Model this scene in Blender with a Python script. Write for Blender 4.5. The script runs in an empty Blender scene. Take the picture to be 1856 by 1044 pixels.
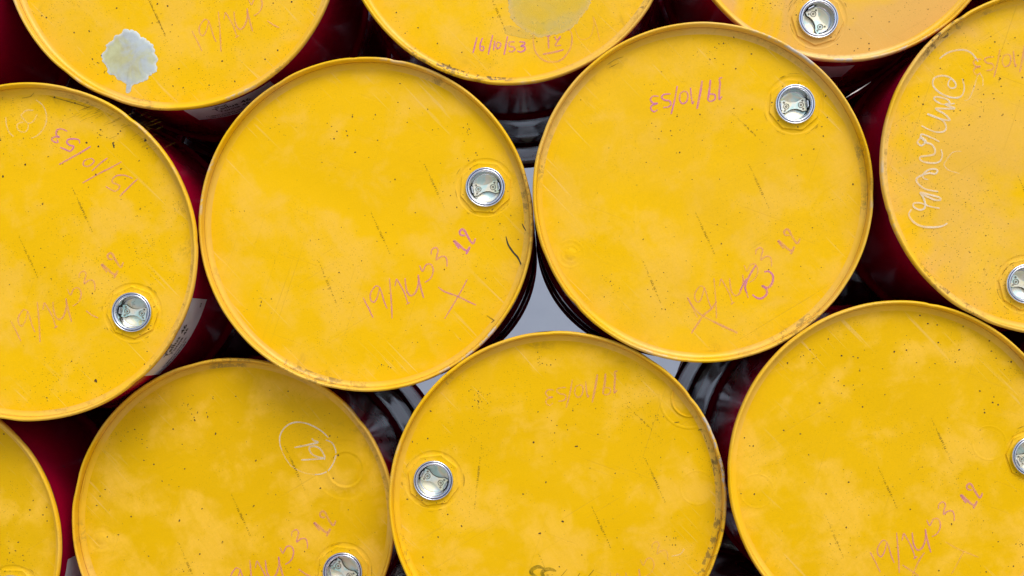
import bpy, bmesh, math, random
from mathutils import Vector, Matrix
from mathutils.geometry import delaunay_2d_cdt

scene = bpy.context.scene
COL = scene.collection
PI = math.pi
random.seed(53)

# ------------------------------------------------------------------ camera
FPX = 1783.0                 # focal length in photo pixels (1856 wide)
VPX, VPY = 985.0, 600.0      # principal point in the photo
ROLL = math.radians(4.8)     # the camera was held slightly tilted
DREF = 1.71                  # distance of the drum heads
R_OUT = 0.2925               # drum radius over the chime
RIGHT = Vector((math.cos(ROLL), 0, -math.sin(ROLL)))
UP = Vector((math.sin(ROLL), 0, math.cos(ROLL)))
FWD = Vector((0, 1, 0))
CAM_Z = 1.30
CAM = Vector((0, 0, CAM_Z))
cd = bpy.data.cameras.new("camera")
cam = bpy.data.objects.new("camera", cd)
COL.objects.link(cam)
m = Matrix.Identity(4)
for i in range(3):
    m[i][0] = RIGHT[i]; m[i][1] = UP[i]; m[i][2] = -FWD[i]; m[i][3] = CAM[i]
cam.matrix_world = m
cd.sensor_width = 36
cd.lens = FPX / 1856 * 36
cd.shift_x = (928 - VPX) / 1856
cd.shift_y = (VPY - 522) / 1856
cd.clip_start = 0.05
cd.clip_end = 2000
scene.camera = cam

# ------------------------------------------------------------------ light
world = bpy.data.worlds.new("World")
scene.world = world
world.use_nodes = True
wn = world.node_tree
bg = wn.nodes["Background"]
sky = wn.nodes.new("ShaderNodeTexSky")
sky.sky_type = 'NISHITA'
sky.sun_disc = False
SUN_EL, SUN_AZ = math.radians(52), math.radians(152)     # azimuth clockwise from +Y
sky.sun_elevation = SUN_EL
sky.sun_rotation = SUN_AZ
sky.air_density = 1.0
sky.dust_density = 3.0
sky.ozone_density = 1.0
wn.links.new(sky.outputs[0], bg.inputs[0])
bg.inputs[1].default_value = 0.13
sd = bpy.data.lights.new("sun", 'SUN')
sd.energy = 1.4
sd.angle = math.radians(35)
sd.color = (1.0, 0.96, 0.90)
so = bpy.data.objects.new("sun", sd)
COL.objects.link(so)
d = Vector((math.sin(SUN_AZ) * math.cos(SUN_EL), math.cos(SUN_AZ) * math.cos(SUN_EL), math.sin(SUN_EL)))
so.rotation_euler = d.to_track_quat('Z', 'Y').to_euler()
so.location = (2, -4, 6)
scene.view_settings.view_transform = 'Standard'
scene.view_settings.look = 'None'
scene.view_settings.exposure = 0.35
scene.view_settings.gamma = 1.0

# ------------------------------------------------------------------ helpers
def tag(o, label=None, cat=None, group=None, kind=None):
    if label: o['label'] = label
    if cat: o['category'] = cat
    if group: o['group'] = group
    if kind: o['kind'] = kind
    return o

def mesh_obj(name, verts, faces, mat, parent=None, smooth=True, edges=()):
    me = bpy.data.meshes.new(name)
    me.from_pydata([tuple(v) for v in verts], list(edges), faces)
    me.update()
    if smooth and len(me.polygons):
        me.polygons.foreach_set('use_smooth', [True] * len(me.polygons))
    if mat: me.materials.append(mat)
    o = bpy.data.objects.new(name, me)
    COL.objects.link(o)
    if parent: o.parent = parent
    return o

def flip(faces): return [tuple(reversed(f)) for f in faces]

def lathe(profile, n, radfun=None):
    """profile: list of (r, y) along the outside; axis = local Y. returns verts, faces"""
    vs, fs = [], []
    for k, (r, y) in enumerate(profile):
        for i in range(n):
            a = 2 * PI * i / n
            rr = r + (radfun(k, a) if radfun else 0)
            vs.append((rr * math.cos(a), y, rr * math.sin(a)))
    for k in range(len(profile) - 1):
        for i in range(n):
            j = (i + 1) % n
            fs.append((k * n + i, k * n + j, (k + 1) * n + j, (k + 1) * n + i))
    return vs, fs

# ------------------------------------------------------------------ material kit
class NT:
    def __init__(s, name):
        s.m = bpy.data.materials.new(name)
        s.m.use_nodes = True
        s.t = s.m.node_tree
        s.b = s.t.nodes["Principled BSDF"]
        s.out = s.t.nodes["Material Output"]
    def n(s, typ, **kw):
        o = s.t.nodes.new(typ)
        for k, v in kw.items(): setattr(o, k, v)
        return o
    def l(s, a, b): s.t.links.new(a, b)
    def obj(s):
        if not hasattr(s, '_tc'): s._tc = s.n("ShaderNodeTexCoord").outputs['Object']
        return s._tc
    def mapping(s, vec, loc=(0, 0, 0), rot=(0, 0, 0), scale=(1, 1, 1)):
        if any(rot) and scale != (1, 1, 1):      # turn first, then stretch
            return s.mapping(s.mapping(vec, rot=rot), loc=loc, scale=scale)
        o = s.n("ShaderNodeMapping")
        o.inputs['Location'].default_value = loc
        o.inputs['Rotation'].default_value = rot
        o.inputs['Scale'].default_value = scale
        s.l(vec, o.inputs[0]); return o.outputs[0]
    def noise(s, vec, scale, detail=3, rough=.5, dist=0):
        o = s.n("ShaderNodeTexNoise")
        o.inputs['Scale'].default_value = scale; o.inputs['Detail'].default_value = detail
        o.inputs['Roughness'].default_value = rough; o.inputs['Distortion'].default_value = dist
        s.l(vec, o.inputs['Vector']); return o.outputs['Fac']
    def ramp(s, fac, lo, hi, a=0.0, b=1.0, smooth=True):
        o = s.n("ShaderNodeMapRange")
        o.interpolation_type = 'SMOOTHSTEP' if smooth else 'LINEAR'
        o.inputs['From Min'].default_value = lo; o.inputs['From Max'].default_value = hi
        o.inputs['To Min'].default_value = a; o.inputs['To Max'].default_value = b
        s.l(fac, o.inputs['Value']); return o.outputs[0]
    def math(s, op, a, b=None, c=None):
        o = s.n("ShaderNodeMath", operation=op)
        for i, v in enumerate((a, b, c)):
            if v is None: continue
            if isinstance(v, (int, float)): o.inputs[i].default_value = v
            else: s.l(v, o.inputs[i])
        return o.outputs[0]
    def mix(s, fac, a, b, blend='MIX'):
        o = s.n("ShaderNodeMix", data_type='RGBA', blend_type=blend)
        if isinstance(fac, (int, float)): o.inputs[0].default_value = fac
        else: s.l(fac, o.inputs[0])
        for idx, v in ((6, a), (7, b)):
            if isinstance(v, tuple): o.inputs[idx].default_value = (*v[:3], 1)
            else: s.l(v, o.inputs[idx])
        return o.outputs[2]
    def bump(s, h, strength, dist=0.001, prev=None):
        o = s.n("ShaderNodeBump")
        o.inputs['Strength'].default_value = strength
        o.inputs['Distance'].default_value = dist
        s.l(h, o.inputs['Height'])
        if prev is not None: s.l(prev, o.inputs['Normal'])
        return o.outputs[0]
    def set(s, **kw):
        for k, v in kw.items():
            i = s.b.inputs[k.replace('_', ' ')]
            if isinstance(v, (int, float)): i.default_value = v
            elif isinstance(v, tuple): i.default_value = (*v[:3], 1)
            else: s.l(v, i)

YEL = (0.87, 0.515, 0.0004)
YELP = (0.872, 0.522, 0.042)
DUST = (0.76, 0.44, 0.115)
OCHRE = (0.36, 0.20, 0.012)

def radius_node(k):
    sep = k.n("ShaderNodeSeparateXYZ"); k.l(k.obj(), sep.inputs[0])
    x2 = k.math('MULTIPLY', sep.outputs[0], sep.outputs[0])
    z2 = k.math('MULTIPLY', sep.outputs[2], sep.outputs[2])
    return k.math('SQRT', k.math('ADD', x2, z2)), sep

def lid_material(name, off, seed, dust=0.2, grime=0.5, pepper=0.5, deep=0.0, scr=0.5):
    """yellow enamel; off = shift (m) of the blotch pattern on this head"""
    k = NT(name)
    o = k.obj()
    p = k.mapping(o, loc=(off[0], 0, off[1]))
    q = k.mapping(o, loc=(seed * 1.7, seed * .3, seed * 2.9))
    r, sep = radius_node(k)
    # blotches: polished-out and weathered areas
    n1 = k.noise(p, 12.5, 5, .58, .25)
    n2 = k.noise(q, 22, 4, .6, .8)
    bl = k.ramp(k.math('ADD', k.math('MULTIPLY', n1, .72), k.math('MULTIPLY', n2, .28)), .45, .65)
    brush = k.noise(k.mapping(q, rot=(0, .5, 0), scale=(5, 1, 60)), 3, 3, .6, .4)
    brush2 = k.noise(k.mapping(p, rot=(0, -1.0, 0), scale=(3, 1, 26)), 5, 4, .6, .8)
    bl = k.math('MULTIPLY', bl, k.ramp(brush2, .25, .6, .7, 1))
    deepc = tuple(YEL[i] * (1 - .16 * deep) if i < 2 else YEL[i] for i in range(3))  # lower heads darker: light falloff down the stack put into the paint
    c = k.mix(bl, deepc, YELP)
    c = k.mix(k.ramp(brush, .45, .8, 0, .14), c, tuple(v * .88 for v in deepc))
    # dust film, stronger towards the rim
    dn = k.noise(q, 5.5, 5, .62, .6)
    rim = k.ramp(r, .17, .275, 0, 1)
    df = k.math('MULTIPLY', k.ramp(dn, .36, .66), dust)
    df = k.math('ADD', df, k.math('MULTIPLY', k.math('MULTIPLY', rim, k.ramp(dn, .42, .7)), .22 * grime + .2 * dust))
    c = k.mix(k.math('MINIMUM', df, .9), c, DUST if dust > .25 else (.78, .46, .045))
    # fine long scratches in three directions
    sf = None
    for i, (ang, sx, sz) in enumerate(((.55, 1.6, 150), (-.35, 2.2, 210), (1.25, 1.4, 170))):
        s_ = k.noise(k.mapping(q, rot=(0, ang, 0), scale=(sx, 1, sz)), 2.2, 2, .5, .35)
        t = k.ramp(s_, .685, .74)
        sf = t if sf is None else k.math('MAXIMUM', sf, t)
    area = k.ramp(k.noise(q, 4, 3), .42, .62)
    sfac = k.math('MULTIPLY', k.math('MULTIPLY', sf, area), .45 * scr)
    c = k.mix(sfac, c, (0.40, .22, .03))
    # pale rubbed strokes
    s2 = k.noise(k.mapping(q, rot=(0, -.8, 0), scale=(3, 1, 70)), 2.4, 3, .5, .6)
    c = k.mix(k.math('MULTIPLY', k.math('MULTIPLY', k.ramp(s2, .62, .72), rim), .30), c, (.80, .58, .25))
    # grime gathered along the chime
    gn = k.noise(k.mapping(q, scale=(1, 1, 1)), 34, 5, .68, .7)
    gl = k.noise(q, 6, 2)
    gr = k.math('MULTIPLY', k.math('MULTIPLY', k.ramp(r, .235, .275), k.ramp(gn, .52, .70)), k.ramp(gl, .50, .66))
    c = k.mix(k.math('MULTIPLY', gr, .6 * grime), c, (.24, .13, .02))
    # pepper of tiny chips
    for sc, th, dens, amt in ((330, .30, .72, .8), (150, .13, .66, .85)):
        v = k.n("ShaderNodeTexVoronoi"); v.inputs['Scale'].default_value = sc
        k.l(k.mapping(q, loc=(0, 0, 0)), v.inputs['Vector'])
        cs = k.n("ShaderNodeSeparateColor"); k.l(v.outputs['Color'], cs.inputs[0])
        on = k.math('GREATER_THAN', cs.outputs[0], dens)
        cl = k.ramp(k.noise(q, 7 if sc > 200 else 11, 4, .6, .5), .50 - .10 * pepper, .62)
        spot = k.math('MULTIPLY', k.ramp(v.outputs['Distance'], th * .55, th, 1, 0), on)
        c = k.mix(k.math('MULTIPLY', k.math('MULTIPLY', spot, cl), amt * min(1, pepper + .15)), c, (.11, .055, .012))
    fine = k.noise(q, 420, 2, .7)
    c = k.mix(k.ramp(fine, .25, .75, .10, 0), c, OCHRE)
    k.set(Base_Color=c)
    rough = k.ramp(k.math('ADD', k.math('MULTIPLY', dn, .5), k.math('MULTIPLY', bl, .25)), .1, .7, .34, .52)
    k.set(Roughness=rough, Specular_IOR_Level=.08)
    # oil-canning of the sheet, scratches and orange peel
    h = k.bump(k.noise(q, 5, 2, .4), .85, .012)
    h = k.bump(k.noise(k.mapping(q, rot=(0, .6, 0), scale=(1, 1, 3)), 26, 3, .5), .30, .0010, h)
    h = k.bump(sf, .35, -.0003, h)
    h = k.bump(fine, .25, .00025, h)
    k.set(Normal=h)
    return k.m

def rim_material(name, seed, dust, grime):
    k = NT(name)
    o = k.obj()
    q = k.mapping(o, loc=(seed * 1.3, 0, seed * .7))
    sep = k.n("ShaderNodeSeparateXYZ"); k.l(o, sep.inputs[0])
    c = k.mix(k.ramp(k.noise(q, 9, 3), .35, .65), (.84, .49, .001), (.76, .44, .02))
    c = k.mix(k.math('MULTIPLY', k.ramp(k.noise(q, 5, 3), .4, .62), .22 + .5 * dust), c, (.80, .55, .22))
    # scuffs: bare grey metal and black marks where drums rub
    top = k.ramp(sep.outputs[1], .0005, .006, 1, 0)
    sn = k.noise(q, 75, 6, .75, .5)
    big = k.ramp(k.noise(q, 5.2, 3), .54, .64)
    c = k.mix(k.math('MULTIPLY', k.math('MULTIPLY', k.ramp(sn, .50, .56), big), min(.85, 1.05 * grime)), c, (.09, .06, .03))
    sn2 = k.noise(k.mapping(q, loc=(3, 1, 2)), 30, 4, .7)
    big2 = k.ramp(k.noise(k.mapping(q, loc=(9, 1, 5)), 3.6, 2), .56, .64)
    c = k.mix(k.math('MULTIPLY', k.math('MULTIPLY', k.ramp(sn2, .47, .56), big2), k.math('MULTIPLY', top, .8)), c, (.50, .50, .50))
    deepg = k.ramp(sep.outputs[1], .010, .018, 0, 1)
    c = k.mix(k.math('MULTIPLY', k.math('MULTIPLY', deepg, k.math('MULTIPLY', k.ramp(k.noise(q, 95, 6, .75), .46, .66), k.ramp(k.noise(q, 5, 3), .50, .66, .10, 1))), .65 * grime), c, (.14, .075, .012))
    # dark red overspray at the outer back edge of the chime
    back = k.ramp(k.math('ADD', sep.outputs[1], k.ramp(k.noise(q, 30, 2), 0, 1, -.0012, .0012)), .0068, .0078)
    r, _ = radius_node(k)
    back = k.math('MULTIPLY', back, k.ramp(r, .2885, .2890))
    c = k.mix(back, c, (.16, .004, .02))
    k.set(Base_Color=c, Roughness=.33, Specular_IOR_Level=.28)
    k.set(Normal=k.bump(k.noise(q, 60, 4, .6), .35, .0009))
    return k.m

def red_material():
    k = NT("crimson_enamel")
    o = k.obj()
    n = k.noise(o, 6, 4, .6, .3)
    c = k.mix(k.ramp(n, .35, .7), (.37, .0012, .026), (.29, .0012, .028))
    c = k.mix(k.ramp(k.noise(o, 40, 4, .7), .64, .72, 0, .5), c, (.10, .02, .03))
    k.set(Base_Color=c, Roughness=k.ramp(k.noise(o, 14, 4, .6), .4, .7, .10, .24), Specular_IOR_Level=.12)
    k.set(Normal=k.bump(k.noise(o, 11, 2, .4), .08, .003))
    return k.m

def simple(name, col, rough=.5, metal=0.0, var=None, vs=20, bump=0, bs=60, spec=.5):
    k = NT(name)
    if var:
        k.set(Base_Color=k.mix(k.ramp(k.noise(k.obj(), vs, 4, .6, .4), .32, .68), col, var))
    else:
        k.set(Base_Color=col)
    k.set(Roughness=rough, Metallic=metal, Specular_IOR_Level=spec)
    if bump: k.set(Normal=k.bump(k.noise(k.obj(), bs, 4, .6), bump, .001))
    return k.m

def zinc_material(name, seed):
    """iridescent yellow-passivated zinc"""
    k = NT(name)
    q = k.mapping(k.obj(), loc=(seed, seed * .6, -seed))
    n = k.noise(q, 22, 3, .5, 1.5)
    cr = k.n("ShaderNodeValToRGB")
    e = cr.color_ramp.elements
    e[0].position = .28; e[0].color = (.42, .68, .62, 1)
    e[1].position = .72; e[1].color = (.80, .74, .34, 1)
    for p_, c_ in ((.42, (.68, .82, .76)), (.50, (.84, .80, .66)), (.58, (.84, .80, .56)), (.65, (.66, .80, .66))):
        x = e.new(p_); x.color = (*c_, 1)
    k.l(n, cr.inputs[0])
    c = k.mix(k.ramp(k.noise(q, 90, 4, .7), .60, .72, 0, .5), cr.outputs[0], (.25, .22, .15))
    k.set(Base_Color=c, Metallic=.7, Roughness=k.ramp(k.noise(q, 60, 4, .6), .3, .7, .36, .52))
    k.set(Normal=k.bump(k.noise(q, 130, 3, .6), .3, .0006))
    return k.m

def mark_material(name, col, strength, grain=900, bias=.0):
    """wax crayon / chalk: a broken film over the paint"""
    k = NT(name)
    k.set(Base_Color=col, Roughness=.75, Specular_IOR_Level=.2)
    tr = k.n("ShaderNodeBsdfTransparent")
    mx = k.n("ShaderNodeMixShader")
    a = k.ramp(k.noise(k.obj(), grain, 3, .7), .36 + bias, .60 + bias, .55, 1)
    b = k.ramp(k.noise(k.obj(), 45, 2, .5), .30, .62, .55, 1)
    f = k.math('MULTIPLY', k.math('MULTIPLY', a, b), strength * .80)
    k.l(f, mx.inputs[0]); k.l(tr.outputs[0], mx.inputs[1]); k.l(k.b.outputs[0], mx.inputs[2])
    k.l(mx.outputs[0], k.out.inputs[0])
    return k.m

M_RED = red_material()
M_ZINC = [zinc_material("zinc_plating", s) for s in (1.3, 4.1, 7.7, 9.2)]
M_RING = simple("bright_zinc_ring", (.78, .80, .84), .22, 1.0, (.62, .68, .80), 40, .2, 300)
M_SEAL = simple("blue_black_seal", (.015, .025, .09), .35)
M_DARKEDGE = simple("dark_bar_edging", (.14, .12, .08), .4)  # dark tone for the cross bar's edges, outline and slots
M_DARKZ = simple("dark_steel", (.30, .28, .22), .4, 1.0)  # darker steel for rivets and stamped eyes
M_SPECK = simple("rust_chip", (.050, .022, .008), .85, 0, (.11, .05, .012), 80)
M_BLACK = simple("black_scuff", (.05, .035, .015), .8)
M_PINK = {s: mark_material("pink_crayon", c, s) for s, c in
          ((.95, (.68, .20, .46)), (.75, (.70, .25, .36)), (.5, (.72, .29, .30)), (.3, (.74, .33, .26)))}
M_WHITE = {s: mark_material("white_chalk", (.86, .80, .62), s) for s in (.9, .6, .35)}
M_OLIVE = mark_material("olive_paint_mark", (.12, .12, .006), .85, 500)
M_PRINT = mark_material("black_stencil_ink", (.10, .055, .01), .85, 1500)
M_SCUFF = mark_material("dark_scuff_mark", (.07, .05, .02), .8, 700)
M_GRIME = mark_material("brown_seat_grime", (.16, .085, .008), .7, 600)
M_LABEL = simple("grey_paper_label", (.66, .66, .70), .5, 0, (.56, .57, .62), 12)
M_INK = simple("label_ink", (.02, .02, .02), .6)

# ------------------------------------------------------------------ projecting marks onto a drum head
FLOOR = 0.0190
class Drum: pass

def place(px, py, dist):
    return CAM + RIGHT * ((px - VPX) / FPX * dist) + UP * (-(py - VPY) / FPX * dist) + FWD * dist

def on_lid(D, px, py, depth=FLOOR):
    """photo position -> local (x, z) on that drum's head"""
    dist = D.dist + depth
    X = (px - VPX) / FPX * dist
    Z = -(py - VPY) / FPX * dist
    return X - D.X, Z - D.Z

def catmull(pts, step=1.6):
    if len(pts) < 3:
        (x0, y0), (x1, y1) = pts[0], pts[-1]
        n = max(2, int(math.hypot(x1 - x0, y1 - y0) / step))
        return [(x0 + (x1 - x0) * i / n, y0 + (y1 - y0) * i / n) for i in range(n + 1)]
    P = [pts[0]] + list(pts) + [pts[-1]]
    out = []
    for i in range(1, len(P) - 2):
        p0, p1, p2, p3 = P[i - 1], P[i], P[i + 1], P[i + 2]
        n = max(2, int(math.hypot(p2[0] - p1[0], p2[1] - p1[1]) / step))
        for j in range(n):
            t = j / n
            out.append(tuple(.5 * ((2 * p1[a]) + (-p0[a] + p2[a]) * t + (2 * p0[a] - 5 * p1[a] + 4 * p2[a] - p3[a]) * t * t
                                   + (-p0[a] + 3 * p1[a] - 3 * p2[a] + p3[a]) * t ** 3) for a in (0, 1)))
    out.append(pts[-1])
    return out

LIFT = [0.00035]
def strokes(D, name, mat, lines, width=2.4, taper=.35, depth=FLOOR, seed=0):
    """lines: list of point lists in photo px; flat film ribbons lying on the head"""
    rnd = random.Random(seed + len(lines))
    vs, fs = [], []
    lift = LIFT[0]
    for ln in lines:
        w0 = width
        if isinstance(ln, dict): w0 = ln['w']; ln = ln['p']
        c = catmull(ln)
        L = len(c)
        base = len(vs)
        for i, (x, y) in enumerate(c):
            a = c[max(0, i - 1)]; b = c[min(L - 1, i + 1)]
            dx, dy = b[0] - a[0], b[1] - a[1]
            n = math.hypot(dx, dy) or 1
            t = i / max(1, L - 1)
            w = w0 * (1 - taper * abs(2 * t - 1) ** 3) * (1 + rnd.uniform(-.07, .07)) * .5
            ux, uy = -dy / n * w, dx / n * w
            lift += 1.2e-6
            for sgn in (1, -1):
                X, Z = on_lid(D, x + ux * sgn, y + uy * sgn, depth)
                vs.append((X, depth - lift, Z))
        for i in range(L - 1):
            fs.append((base + 2 * i, base + 2 * i + 1, base + 2 * i + 3, base + 2 * i + 2))
        lift += 3e-6
    o = mesh_obj(name, vs, fs, mat, D.root)
    if name in ("seat_grime", "hatched_scratches", "stamped_print"): o['kind'] = 'stuff'
    return o

def Z(ox, oy, s, pts): return [(ox + x / s, oy + y / s) for x, y in pts]
def sh(lines, d):
    out = []
    for ln in lines:
        if isinstance(ln, dict): out.append(dict(w=ln['w'], p=[(x + d[0], y + d[1]) for x, y in ln['p']]))
        else: out.append([(x + d[0], y + d[1]) for x, y in ln])
    return out

def specks(D, name, mat, pts, depth=FLOOR, seed=0):
    """pts: (px, py, size px)"""
    rnd = random.Random(seed)
    vs, fs = [], []
    for (x, y, s) in pts:
        X, Zc = on_lid(D, x, y, depth)
        if math.hypot(X, Zc) > .276: continue
        n = rnd.choice((5, 6, 7)); b = len(vs)
        k = s * .5 * D.dist / FPX
        st = rnd.uniform(0, PI); el = rnd.uniform(.5, 1)
        for i in range(n):
            a = 2 * PI * i / n
            rr = k * rnd.uniform(.6, 1.25)
            u, v = rr * math.cos(a), rr * el * math.sin(a)
            vs.append((X + u * math.cos(st) - v * math.sin(st), depth - .00028 - 1e-6 * (b % 97), Zc + u * math.sin(st) + v * math.cos(st)))
        fs.append(tuple(range(b, b + n)))
    o = mesh_obj(name, vs, fs, mat, D.root, smooth=False)
    o['kind'] = 'stuff'
    return o

# ------------------------------------------------------------------ drum geometry
LEN = 0.885
def bump_prof(y0, h, w):
    out = []
    for t in (-1, -.8, -.55, -.3, 0, .3, .55, .8, 1):
        out.append((.2846 + h * (math.cos(t * PI) * .5 + .5) ** .8, y0 + t * w))
    return out
BODY = [(.2850, .0125), (.2850, .0165), (.2846, .0190)] + [(.2846, .022)]
for y in (.10, .18, .26): BODY.append((.2846, y))
BODY += bump_prof(.295, .0078, .021) + [(.2846, .40), (.2846, .50)] + bump_prof(.595, .0078, .021)
BODY += [(.2846, .70), (.2846, .80), (.2846, .862), (.2866, .868), (.2908, .8695), (.2925, .873), (.2927, .878), (.2915, .883), (.288, LEN),
         (.2850, .882), (.284, .870), (.270, .868), (.0005, .868)]
bv, bf = lathe(BODY, 144)
body_me = bpy.data.meshes.new("body")
body_me.from_pydata(bv, [], flip(bf)); body_me.update()
body_me.polygons.foreach_set('use_smooth', [True] * len(body_me.polygons))
body_me.materials.append(M_RED)

RIM = [(.2840, .0138), (.2880, .0132), (.2912, .0118), (.2922, .0095), (.2925, .0065), (.2922, .0032), (.2913, .0012), (.2900, .0001),
       (.2886, -.0001), (.2874, .0007), (.2866, .0022), (.2862, .0045), (.2859, .0080), (.2855, .0115), (.2848, .0140), (.2836, .0160),
       (.2818, .0175), (.2795, .0185), (.2772, .0190), (.2755, .0190)]
def rim_mesh(seed):
    rnd = random.Random(seed)
    ph = [(rnd.uniform(0, 6.28), rnd.uniform(.00004, .00028), k) for k in (2, 3, 5, 9, 14, 23)]
    dents = [(rnd.uniform(-PI, PI), rnd.uniform(.015, .07), rnd.uniform(.0002, .0016)) for _ in range(9)]
    def f(k, a):
        if k > 12: return 0
        v = sum(A * math.sin(n * a + p) for p, A, n in ph) * .6
        for c, w, dd in dents:
            t = (a - c + PI) % (2 * PI) - PI
            v -= dd * math.exp(-(t / w) ** 2)
        return v
    v, fcs = lathe(RIM, 256, f)
    return v, flip(fcs)

def loft(cx, cz, rings, n=64, rot=0):
    """rings: (radius, y, sides) sides 0 = circle, else regular polygon; around (cx, cz)"""
    vs, fs = [], []
    for (r, y, s) in rings:
        for i in range(n):
            a = 2 * PI * i / n
            rr = r
            if s:
                seg = 2 * PI / s
                t = ((a - rot) % seg) - seg / 2
                rr = r * math.cos(seg / 2) / math.cos(t)
            vs.append((cx + rr * math.cos(a), y, cz + rr * math.sin(a)))
    for k in range(len(rings) - 1):
        for i in range(n):
            j = (i + 1) % n
            fs.append((k * n + i, (k + 1) * n + i, (k + 1) * n + j, k * n + j))
    return vs, fs

def disc_faces(vs, fs, n, start):
    vs_c = len(vs)
    cx = sum(vs[start + i][0] for i in range(n)) / n; cz = sum(vs[start + i][2] for i in range(n)) / n
    vs.append((cx, vs[start][1], cz))
    for i in range(n): fs.append((start + i, vs_c, start + (i + 1) % n))

def lid_floor(D, holes):
    pts = [(.2755 * math.cos(2 * PI * i / 256), .2755 * math.sin(2 * PI * i / 256)) for i in range(256)]
    edges = [(i, (i + 1) % 256) for i in range(256)]
    for (hx, hz, hr) in holes:
        b = len(pts)
        for i in range(64):
            a = 2 * PI * i / 64
            pts.append((hx + hr * math.cos(a), hz + hr * math.sin(a)))
            edges.append((b + i, b + (i + 1) % 64))
    # interior points so the sheet can dish slightly
    for rr in (.05, .1, .15, .2, .235, .262):
        for i in range(int(rr * 300)):
            a = 2 * PI * i / int(rr * 300) + rr
            x, z = rr * math.cos(a), rr * math.sin(a)
            if all(math.hypot(x - hx, z - hz) > hr + .004 for hx, hz, hr in holes): pts.append((x, z))
    r = delaunay_2d_cdt([Vector(p) for p in pts], edges, [], 0, 1e-7)
    vs, tris = r[0], r[2]
    keep = []
    for t in tris:
        c = sum((vs[i] for i in t), Vector((0, 0))) / len(t)
        if c.length > .2756: continue
        if any(math.hypot(c.x - hx, c.y - hz) < hr * .985 for hx, hz, hr in holes): continue
        keep.append(tuple(reversed(t)) if False else tuple(t))
    verts = [(v.x, FLOOR, v.y) for v in vs]
    # make all face the camera side (-Y)
    out = []
    for t in keep:
        a, b, c = (Vector(verts[i]) for i in t[:3])
        out.append(t if (b - a).cross(c - a).y < 0 else tuple(reversed(t)))
    return verts, out

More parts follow.
